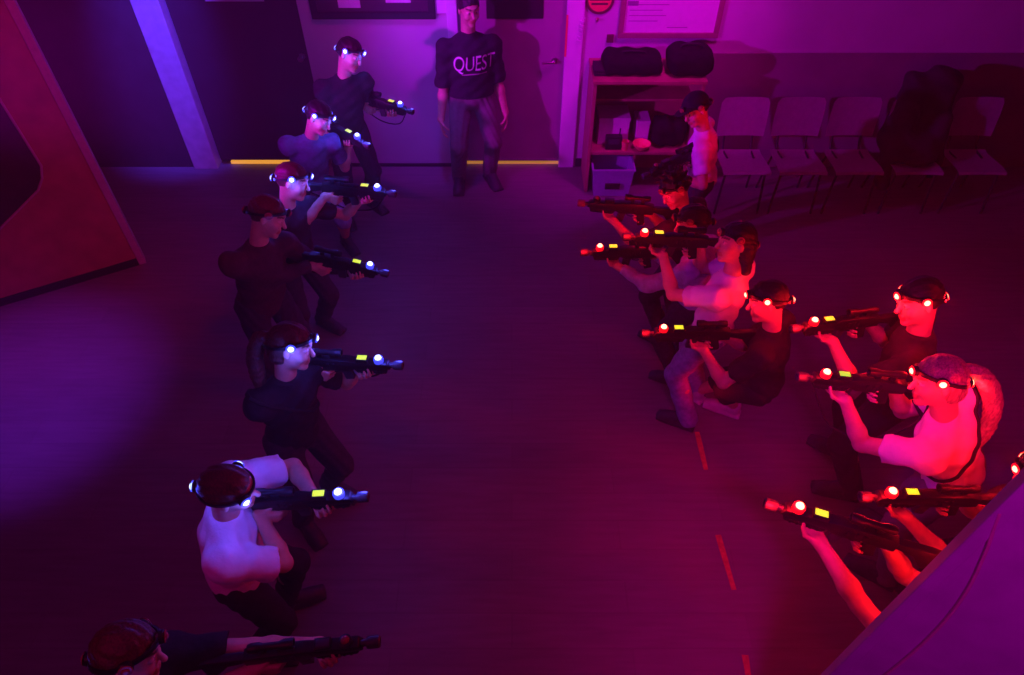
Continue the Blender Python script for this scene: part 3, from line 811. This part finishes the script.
# ---- left arena panel (a free standing partition with a dark hexagon) and the right one near the camera
def partition(name, A, e, length, hgt, m, th=.09):
    A = V((*A, 0)); e = V((*e, 0)).normalized(); n = V((e.y, -e.x, 0))
    if n.y > 0: n = -n
    bm = bmesh.new(); mt = Matrix.Translation(A) @ Matrix((e, -n, V((0, 0, 1)))).transposed().to_4x4()
    box(bm, 0, length, 0, th, 0, hgt, .006, mt)
    return struct(name, bm, m), A, e, n, mt
def on_plane(px, py, A, n):
    d = ray(px, py); o = V((0, 0, CAM_H)); t = (A-o).dot(n)/d.dot(n); return o+d*t
wl, A, e, n, mt = partition('wall_left', (-3.17, 4.54), (-.874, -.486), 3.2, 2.75, M['panel_red'])
bm = bmesh.new(); box(bm, -.012, .045, -.012, .10, 0, 2.76, .004, mt); struct('edge_strip', bm, M['outline'], wl)
bm = bmesh.new(); box(bm, .045, 3.2, -.012, 0, 0, .07, .003, mt); struct('kick_strip', bm, M['base'], wl)
pts = [on_plane(*p, A, n) for p in ((-6, 90), (41, 165), (42, 178), (38, 190), (-6, 234))]
sz = [((p-A).dot(e), p.z) for p in pts]; cx = max(q[0] for q in sz)+.12
poly = sz+[(2*cx-x, z) for x, z in sz[::-1]]
bm = bmesh.new()
f = [bm.verts.new(A+e*x+n*.006+V((0, 0, z))) for x, z in poly]; g_ = [bm.verts.new(A+e*x-n*.002+V((0, 0, z))) for x, z in poly]
bm.faces.new(f); [bm.faces.new((f[i], f[(i+1) % len(f)], g_[(i+1) % len(f)], g_[i])) for i in range(len(f))]
struct('inset_panel', bm, M['inset'], wl)
bm = bmesh.new(); loop = [A+e*x+n*.008+V((0, 0, z)) for x, z in poly]; tube(bm, loop+[loop[0]], .009, 6); struct('inset_outline', bm, M['outline'], wl)
wr_, A, e, n, mt = partition('wall_right', (1.07, .765), (.87, -.49), 3.2, 2.75, M['panel_grey'], .04)
bm = bmesh.new(); box(bm, -.004, .03, -.005, .044, 0, 2.755, .004, mt); struct('edge_strip', bm, M['panel_grey'], wr_)
bm = bmesh.new(); tube(bm, bezier([on_plane(*p, A, n)+n*.002 for p in ((1000, 512), (993, 530), (985, 552), (968, 588), (945, 620), (915, 650), (880, 678), (850, 694))], 5), .005, 6); struct('inset_outline', bm, M['arc'], wr_)
# ---- things on the back wall
def wall_rect(px0, py0, px1, py1, Y=YW):
    a = at_y(px0, py1, Y); b = at_y(px1, py1, Y); return a.x, b.x, a.z
x0, x1, z0 = wall_rect(313, 0, 436, 18)
t = thing('display_frame', 'wide black framed display high on the wall above the rearmost blue player', 'frame', ((x0+x1)/2, YW-.02, z0+.4))
L0 = V(t.location)
def local(bm, L):
    for v in bm.verts: v.co -= L
    return bm
bm = bmesh.new(); w = .06
for q in ((x0, x1, z0, z0+w), (x0, x1, z0+.8-w, z0+.8), (x0, x0+w, z0+w, z0+.8-w), (x1-w, x1, z0+w, z0+.8-w)): box(bm, q[0], q[1], YW-.035, YW-.002, q[2], q[3], .004)
obj('frame', local(bm, L0), M['frame_black'], t, False)
bm = bmesh.new(); box(bm, x0+w, x1-w, YW-.015, YW-.004, z0+w, z0+.8-w); obj('backing', local(bm, L0), M['dark_wall'], t, False)
for pa, pb, pz in ((339, 361, 7), (386, 411, 2)):
    a, b, z = wall_rect(pa, 0, pb, pz); bm = bmesh.new(); box(bm, a, b, YW-.019, YW-.0155, z, z0+.72); obj('photo', local(bm, L0), M['board'], t, False)
x0, x1, z0 = wall_rect(437, 0, 447, 13)
bm = bmesh.new(); box(bm, x0, x1, YW-.012, YW-.001, z0, z0+.16, .003); o = obj('wall_notice', bm, M['paper'], None, False); tag(o, 'small pale blue notice on the wall right of the black frame', 'notice')
# round sign
c = at_y(600, -1, YW); t = thing('round_sign', 'round red sign with dark rim beside the white board', 'sign', (c.x, YW-.004, c.z))
bm = bmesh.new(); lathe(bm, [(0, 0), (.122, 0), (.122, .008), (.100, .010), (.100, .006)], (0, 0, 0), (0, -1, 0), 40); obj('rim', bm, M['sign_dark'], t)
bm = bmesh.new(); lathe(bm, [(.0995, .004), (.0995, .0075), (0, .0075)], (0, 0, 0), (0, -1, 0), 40); obj('face', bm, M['sign_red'], t)
bm = bmesh.new()
for z, hw in ((.035, .07), (0, .085), (-.035, .07)): box(bm, -hw, hw, -.0095, -.007, z-.008, z+.008)
obj('dark_bars', bm, M['sign_dark'], t, False)
# white board
x0, x1, z0 = wall_rect(617, 0, 717, 37)
t = thing('notice_board', 'white board in dark red frame above the shelf unit', 'board', ((x0+x1)/2, YW-.01, z0+.35)); L0 = V(t.location)
bm = bmesh.new(); w = .045
for q in ((x0, x1, z0, z0+w), (x0, x1, z0+.75-w, z0+.75), (x0, x0+w, z0+w, z0+.75-w), (x1-w, x1, z0+w, z0+.75-w)): box(bm, q[0], q[1], YW-.03, YW-.002, q[2], q[3], .004)
obj('frame', local(bm, L0), M['board_frame'], t, False)
bm = bmesh.new(); box(bm, x0+w, x1-w, YW-.014, YW-.003, z0+w, z0+.75-w); obj('board', local(bm, L0), M['board'], t, False)
bm = bmesh.new(); random.seed(3)
for k in range(6): box(bm, x0+.08, x0+.08+random.uniform(.2, .42), YW-.0155, YW-.0135, z0+.14+k*.045, z0+.146+k*.045)
box(bm, x0+.06, x0+.15, YW-.0155, YW-.0135, z0+.27, z0+.31); box(bm, x0+.42, x0+.60, YW-.0155, YW-.0135, z0+.085, z0+.092)
obj('faint_writing', local(bm, L0), M['ink'], t, False)
# coiled cord on hook, small wall box
c0, c1 = at_y(583, 18, YW-.03), at_y(579, 41, YW-.03); bm = bmesh.new()
pts = []
for k in range(90):
    f_ = k/89; p = c0.lerp(c1, f_); a_ = f_*2*pi*6; pts.append(p+V((.020*cos(a_), .014*sin(a_), 0)))
tube(bm, pts, .0055, 6); o = obj('coiled_cord', bm, M['paper']); tag(o, 'white coiled cord hanging beside the door casing', 'cord')
c = at_y(597, 19, YW); bm = bmesh.new(); lathe(bm, [(0, 0), (.016, 0), (.016, .006), (.007, .008), (.007, .035), (.012, .04), (0, .042)], c, (0, -1, 0), 12); o = obj('wall_hook', bm, M['metal']); tag(o, 'small pale hook on the wall under the round sign', 'hook')
c = at_y(610, 38, YW); bm = bmesh.new(); box(bm, c.x-.03, c.x+.03, YW-.02, YW-.001, c.z-.035, c.z+.035, .004); o = obj('wall_switch', bm, M['sign_dark'], None, False); tag(o, 'small dark switch on the wall below the round sign', 'switch')
# ---- shelf unit with its load
CX0, CX1, CY0, CY1, CZ = .70, 1.66, 5.60, 6.045, 1.09
t = thing('shelf_unit', 'red-brown open shelf unit against the back wall under the white board', 'shelf', ((CX0+CX1)/2, CY0+.2, 0)); L0 = V(t.location)
def cab(name, *b, m='cab'):
    bm = bmesh.new(); box(bm, *b, .003); return obj(name, local(bm, L0), M[m], t, False)
cab('side_panel', CX0, CX0+.03, CY0, CY1, 0, CZ); cab('side_panel', CX1-.03, CX1, CY0, CY1, 0, CZ)
cab('top', CX0-.01, CX1+.01, CY0-.01, CY1, CZ, CZ+.03); cab('shelf', CX0+.03, CX1-.03, CY0+.01, CY1-.015, .40, .43)
cab('shelf', CX0+.03, CX1-.03, CY0+.18, CY1-.015, .84, .865); cab('back_panel', CX0+.03, CX1-.03, CY1-.015, CY1, 0, CZ); cab('divider', CX0+.45, CX0+.475, CY0+.1, CY1-.015, 0, .40)
def soft(name, c, r, label, cat, m='bag', seed=0, group=None):
    F = Field(.012); rg = random.Random(seed)
    F.rbox(c, r, (V((1, 0, 0)), V((0, 1, 0)), V((0, 0, 1))), rad=min(r)*.75, k=.03)
    for k in range(5):
        p = (c[0]+rg.uniform(-.6, .6)*r[0], c[1]+rg.uniform(-.5, .5)*r[1], c[2]+rg.uniform(0, .5)*r[2]); F.ell(p, (r[0]*.4, r[1]*.45, r[2]*.6), k=.05)
    pt = bpy.data.objects.new(name, None); pt.location = (0, 0, 0)
    o = F.mesh(name, M[m], None, noise=lambda P: .006*np.sin(38*P[..., 0]+15*P[..., 2]+seed)*np.sin(27*P[..., 1]+21*P[..., 2]), cuts=[((0, 0, c[2]-r[2]), (0, 0, -1))])
    return tag(o, label, cat, group)
tz = CZ+.03
b1 = soft('equipment_bag', (1.04, 5.82, tz+.07), (.25, .16, .07), 'low black bag on top of the shelf unit, left of the tall one', 'bag', seed=1)
b2 = soft('equipment_bag', (1.53, 5.80, tz+.10), (.19, .17, .10), 'tall black bag on the right end of the shelf unit top', 'bag', seed=2)
for bgo, c, r in ((b1, (1.04, 5.82, tz+.12), .12), (b2, (1.53, 5.80, tz+.19), .10)):
    bm = bmesh.new(); tube(bm, bezier([(c[0]-r, c[1], c[2]-.015), (c[0]-r*.7, c[1], c[2]+.035), (c[0]+r*.7, c[1], c[2]+.035), (c[0]+r, c[1], c[2]-.015)], 6), .010, 8); obj('handle', bm, M['rubber'], bgo)
t2 = thing('folded_cloth', 'dark folded cloth on the left end of the shelf unit top', 'cloth', (.76, 5.78, tz)); bm = bmesh.new()
for k in range(3): box(bm, -.055, .055, -.10, .10, .002+k*.018, .018+k*.018, .007)
obj('folds', bm, M['coat'], t2)
# objects on the shelf
def cardbox(x0, x1, y0, y1, z0, z1, label):
    t = thing('white_box', label, 'box', ((x0+x1)/2, (y0+y1)/2, z0)); L = V(t.location)
    bm = bmesh.new(); box(bm, x0, x1, y0, y1, z0, z1-.03, .003); obj('carton', local(bm, L), M['white_box'], t, False)
    bm = bmesh.new(); box(bm, x0-.004, x1+.004, y0-.004, y1+.004, z1-.035, z1, .003); obj('lid', local(bm, L), M['white_box'], t, False); return t
cardbox(.80, 1.08, 5.74, 5.98, .432, .70, 'pale square box on the middle shelf of the shelf unit')
t = thing('radio_charger', 'small dark boxy charger in front of the pale box on the shelf', 'charger', (.94, 5.68, .43))
bm = bmesh.new(); box(bm, -.075, .075, -.035, .035, .001, .13, .008); obj('housing', bm, M['gun'], t, False)
bm = bmesh.new(); box(bm, -.05, .05, -.038, -.034, .06, .11, .001); obj('panel', bm, M['gun_grey'], t, False)
bm = bmesh.new(); tube(bm, [(.05, 0, .12), (.05, 0, .20)], .006, 8); obj('antenna', bm, M['rubber'], t)
t = thing('paper_cup', 'small red cup beside the dark charger on the shelf', 'cup', (1.045, 5.655, .43)); bm = bmesh.new(); lathe(bm, [(0, .001), (.026, .001), (.035, .085), (.037, .087), (.033, .087), (.025, .006), (0, .006)], seg=24); obj('wall', bm, M['cup'], t)
t = thing('bowl', 'orange bowl on the shelf right of the red cup', 'bowl', (1.20, 5.66, .43)); bm = bmesh.new(); lathe(bm, [(0, .001), (.035, .001), (.07, .035), (.085, .065), (.081, .065), (.065, .038), (.03, .008), (0, .008)], seg=32); obj('shell', bm, M['bowl'], t)
cardbox(1.15, 1.27, 5.76, 5.95, .432, .66, 'narrow pale carton standing on the shelf right of the square box')
t = thing('toy_vest', 'dark padded vest heaped at the right end of the shelf', 'vest', (1.45, 5.78, .432)); t.empty_display_size = .1
F = Field(.012); F.rbox((1.45, 5.79, .55), (.15, .13, .115), (V((1, 0, 0)), V((0, 1, 0)), V((0, 0, 1))), rad=.07); F.ell((1.40, 5.72, .63), (.08, .07, .08), k=.05); F.ell((1.53, 5.74, .60), (.08, .07, .09), k=.05)
F.mesh('padding', M['bag'], t, noise=lambda P: .006*np.sin(60*P[..., 0]+20*P[..., 2]))
t = thing('storage_bin', 'blue-grey plastic bin under the shelf unit at floor level', 'bin', (.95, 5.66, 0)); bm = bmesh.new()
r0, r1 = (.165, .13), (.19, .15)
def ring(hx_, hy_, z): return [bm.verts.new((sx*hx_, sy*hy_, z)) for sx, sy in ((-1, -1), (1, -1), (1, 1), (-1, 1))]
R = [ring(*r0, .002), ring(*r1, .29), ring(r1[0]+.012, r1[1]+.012, .29), ring(r1[0]+.012, r1[1]+.012, .305), ring(r1[0]-.006, r1[1]-.006, .305), ring(r0[0]-.006, r0[1]-.006, .012)]
bm.faces.new(R[0][::-1]); bm.faces.new(R[-1])
for a, b in zip(R, R[1:]):
    for i in range(4): bm.faces.new((a[i], a[(i+1) % 4], b[(i+1) % 4], b[i]))
obj('tub', bm, M['bin'], t, False)
bm = bmesh.new(); box(bm, -.07, .07, -.168, -.150, .10, .16, .004); obj('grip_recess', bm, M['gun'], t, False)
# ---- chairs along the back wall
def chair(x, label, dup=None):
    if dup is not None:
        r = dup.copy(); COL.objects.link(r); r.location.x = x; r['label'] = label
        for ch in dup.children: c_ = ch.copy(); COL.objects.link(c_); c_.parent = r
        return r
    t = thing('waiting_chair', label, 'chair', (x, 5.45, 0), 'plastic chairs along the back wall')
    def shell(rows, name):
        bm = bmesh.new(); G_ = []
        for (y, z, w, sag) in rows:
            G_.append([bm.verts.new((w*u_, y-abs(u_)**3*.02, z-sag*(1-u_*u_))) for u_ in (-1, -.8, -.4, 0, .4, .8, 1)])
        for a, b in zip(G_, G_[1:]):
            for i in range(6): bm.faces.new((a[i], a[i+1], b[i+1], b[i]))
        bmesh.ops.solidify(bm, geom=bm.faces[:], thickness=.012); return obj(name, bm, M['chair'], t)
    shell([(-.20, .425, .21, .005), (-.185, .445, .215, .008), (-.10, .452, .215, .012), (.05, .440, .21, .014), (.15, .435, .205, .012), (.19, .45, .20, .01)], 'seat')
    shell([(.235, .56, .215, .0), (.255, .64, .22, .0), (.275, .76, .22, .0), (.295, .86, .215, .0), (.302, .90, .19, 0)], 'backrest')
    for s_ in (-1, 1):
        bm = bmesh.new(); tube(bm, bezier([(s_*.175, -.16, .43), (s_*.19, -.18, .2), (s_*.20, -.2, .0)], 4), .011, 10); obj('leg', bm, M['frame_black'], t)
        bm = bmesh.new(); tube(bm, bezier([(s_*.175, .13, .43), (s_*.19, .19, .2), (s_*.20, .23, .0)], 4), .011, 10); obj('leg', bm, M['frame_black'], t)
        bm = bmesh.new(); tube(bm, bezier([(s_*.12, .05, .43), (s_*.13, .2, .44), (s_*.13, .255, .56), (s_*.13, .275, .68)], 5), .010, 10); obj('back_support', bm, M['frame_black'], t)
    return t
ch0 = chair(2.09, 'grey plastic chair nearest the shelf unit, against the back wall')
chair(2.59, 'grey plastic chair second from the shelf unit', ch0)
chair(3.09, 'grey plastic chair third from the shelf unit, left of the dark coat heap', ch0)
chair(3.62, 'grey plastic chair buried under the dark coat heap', ch0)
chair(4.18, 'grey plastic chair right of the dark coat heap, at the right edge of the room', ch0)
F = Field(.014); X3 = (V((1, 0, 0)), V((0, 1, 0)), V((0, 0, 1)))
F.rbox((3.66, 5.72, .80), (.24, .10, .34), X3, rad=.09, k=.05); F.ell((3.60, 5.58, .56), (.26, .20, .13), k=.08); F.ell((3.47, 5.60, .70), (.12, .12, .22), k=.06)
F.ell((3.73, 5.70, 1.10), (.17, .10, .09), k=.06); F.cone((3.42, 5.5, .55), (3.40, 5.36, .25), .07, .06, k=.05); F.cone((3.84, 5.60, .75), (3.86, 5.45, .32), .08, .06, k=.05); F.ell((3.62, 5.42, .50), (.20, .12, .07), k=.06)
o = F.mesh('coat_heap', M['coat'], None, noise=lambda P: .010*np.sin(22*P[..., 0]+6*P[..., 2]+4*np.sin(5*P[..., 2]))+.006*np.sin(31*P[..., 2]+17*P[..., 0])); tag(o, 'heap of dark coats draped over a chair by the back wall', 'coats')
# ---- tape on the floor
for i, (a, b, lb) in enumerate((((697, 432), (706, 470), 'orange tape strip on the floor below the feet of the player in jeans'), ((718, 535), (734, 590), 'long orange tape strip on the floor left of the purple panel'), ((745, 655), (752, 700), 'orange tape strip on the floor at the bottom edge of the picture'))):
    p, q = at_z(*a, 0), at_z(*b, 0); d = (q-p).normalized(); s_ = V((d.y, -d.x, 0))*.016
    bm = bmesh.new(); N_ = 6
    vs = [[bm.verts.new(p.lerp(q, k/N_)+s_*sg*(1+.12*sin(k*7+i))+V((0, 0, zz))) for sg, zz in ((-1, .0005), (-1, .002), (1, .002), (1, .0005))] for k in range(N_+1)]
    for a_, b_ in zip(vs, vs[1:]):
        for j in range(3): bm.faces.new((a_[j], a_[j+1], b_[j+1], b_[j]))
    o = obj('floor_tape', bm, M['tape'], None, False); tag(o, lb, 'floor tape', 'orange floor tape strips')

# ------------------------------------------------------------------ light
TC = {'red': (1, .004, .012), 'blue': (.07, .07, 1)}
for i, (p, tm, pw) in enumerate(LIGHTS):
    l = bpy.data.lights.new('sensor_glow', 'POINT'); l.energy = pw*(.8 if tm == 'blue' else .95); l.color = TC[tm]; l.shadow_soft_size = .02
    o = bpy.data.objects.new('sensor_glow', l); COL.objects.link(o); o.location = p
def lamp(kind, loc, target, power, color, size=1.0, angle=60, blend=.6, sy=None):
    l = bpy.data.lights.new('unseen_lamp', kind); l.energy = power; l.color = color  # all of these lamps are out of view; fills are added for brightness
    if kind == 'AREA':
        l.size = size
        if sy: l.shape = 'RECTANGLE'; l.size_y = sy
    else:
        l.shadow_soft_size = size
    if kind == 'SPOT': l.spot_size = radians(angle); l.spot_blend = blend
    o = bpy.data.objects.new('unseen_lamp', l); COL.objects.link(o); o.location = loc
    o.rotation_euler = (V(target)-V(loc)).to_track_quat('-Z', 'Y').to_euler()
    return o
lamp('AREA', (0, 2.0, 5.4), (0, 2.0, 0), 12, (1, .0, .62), 5, sy=4)  # added overhead fill for the magenta ambient, no visible source
lamp('SPOT', (-3.6, 2.6, 2.5), (1.1, 6.0, 1.7), 1000, (.66, .0, 1.0), .06, 50, .9)
lamp('SPOT', (1.6, 4.6, 4.4), (1.2, 6.0, 1.9), 420, (1, 0, .92), .3, 50, .9)
lamp('SPOT', (-2.4, 4.6, 4.4), (-3.08, 5.95, 1.5), 2300, (.08, .03, 1), .1, 22, 1)
lamp('SPOT', (-2.5, 1.6, 4.8), (-3.5, 3.05, 0), 1000, (.24, .02, 1), .1, 26, 1)
lamp('SPOT', (-.5, 4.5, 4.4), (-.74, 6.0, .95), 420, (.14, .02, 1), .1, 24, 1)
lamp('SPOT', (-.9, 4.4, 4.4), (-1.1, 6.0, 1.2), 110, (1, .0, .6), .1, 40, 1)
lamp('SPOT', (4.6, 1.2, 3.2), (1.9, 2.2, 1.4), 180, (1, .0, .01), .2, 30, .9)
lamp('SPOT', (-1.6, .9, 4.0), (1.70, 1.92, 1.15), 260, (.18, .0, 1), .1, 10, .9)
lamp('SPOT', (-1.6, 1.4, 4.0), (1.2, 3.0, 1.2), 90, (.3, .0, 1), .1, 11, .9)
lamp('SPOT', (.2, 1.2, 4.8), (-3.5, 4.3, 1.2), 340, (1, .0, .07), .2, 40, .8)  # added red fill to brighten the left panel
lamp('SPOT', (.3, -.8, 4.6), (1.4, .5, 2.0), 300, (.8, .0, .72), .2, 50, .8)  # added purple fill to brighten the right panel
lamp('POINT', (1.66, 4.40, 1.38), (0, 0, 0), 2.6, (1, .0, .02), .05)  # added red fill beside the capped player's face, source invented
lamp('POINT', (.84, 3.48, 1.24), (0, 0, 0), 2.6, (1, .0, .02), .05)  # added red fill in front of the spiky-haired player's face
lamp('SPOT', (-2.6, -1.6, 4.8), (-1.9, 1.1, .3), 75, (1, .0, .30), .3, 62, 1)  # added crimson fill over the lower left of the floor
lamp('SPOT', (-1.9, .2, 3.0), (-1.15, .85, 1.35), 6, (1, .0, .12), .1, 40, 1)
lamp('POINT', (1.22, 2.75, .45), (0, 0, 0), .8, (1, .0, .02), .05)  # added red fill near the crouching player's feet
lamp('SPOT', (3.0, 4.2, 4.6), (2.9, 5.8, .8), 25, (1, .0, .35), .3, 60, .9)
w = bpy.data.worlds.new('world'); SC.world = w; w.use_nodes = True
nt = w.node_tree; nt.nodes['Background'].inputs[0].default_value = (.010, .0, .012, 1); nt.nodes['Background'].inputs[1].default_value = .2
vs = nt.nodes.new('ShaderNodeVolumeScatter'); vs.inputs['Color'].default_value = (1, 1, 1, 1); vs.inputs['Density'].default_value = .016; vs.inputs['Anisotropy'].default_value = .2
nt.links.new(vs.outputs[0], nt.nodes['World Output'].inputs['Volume'])
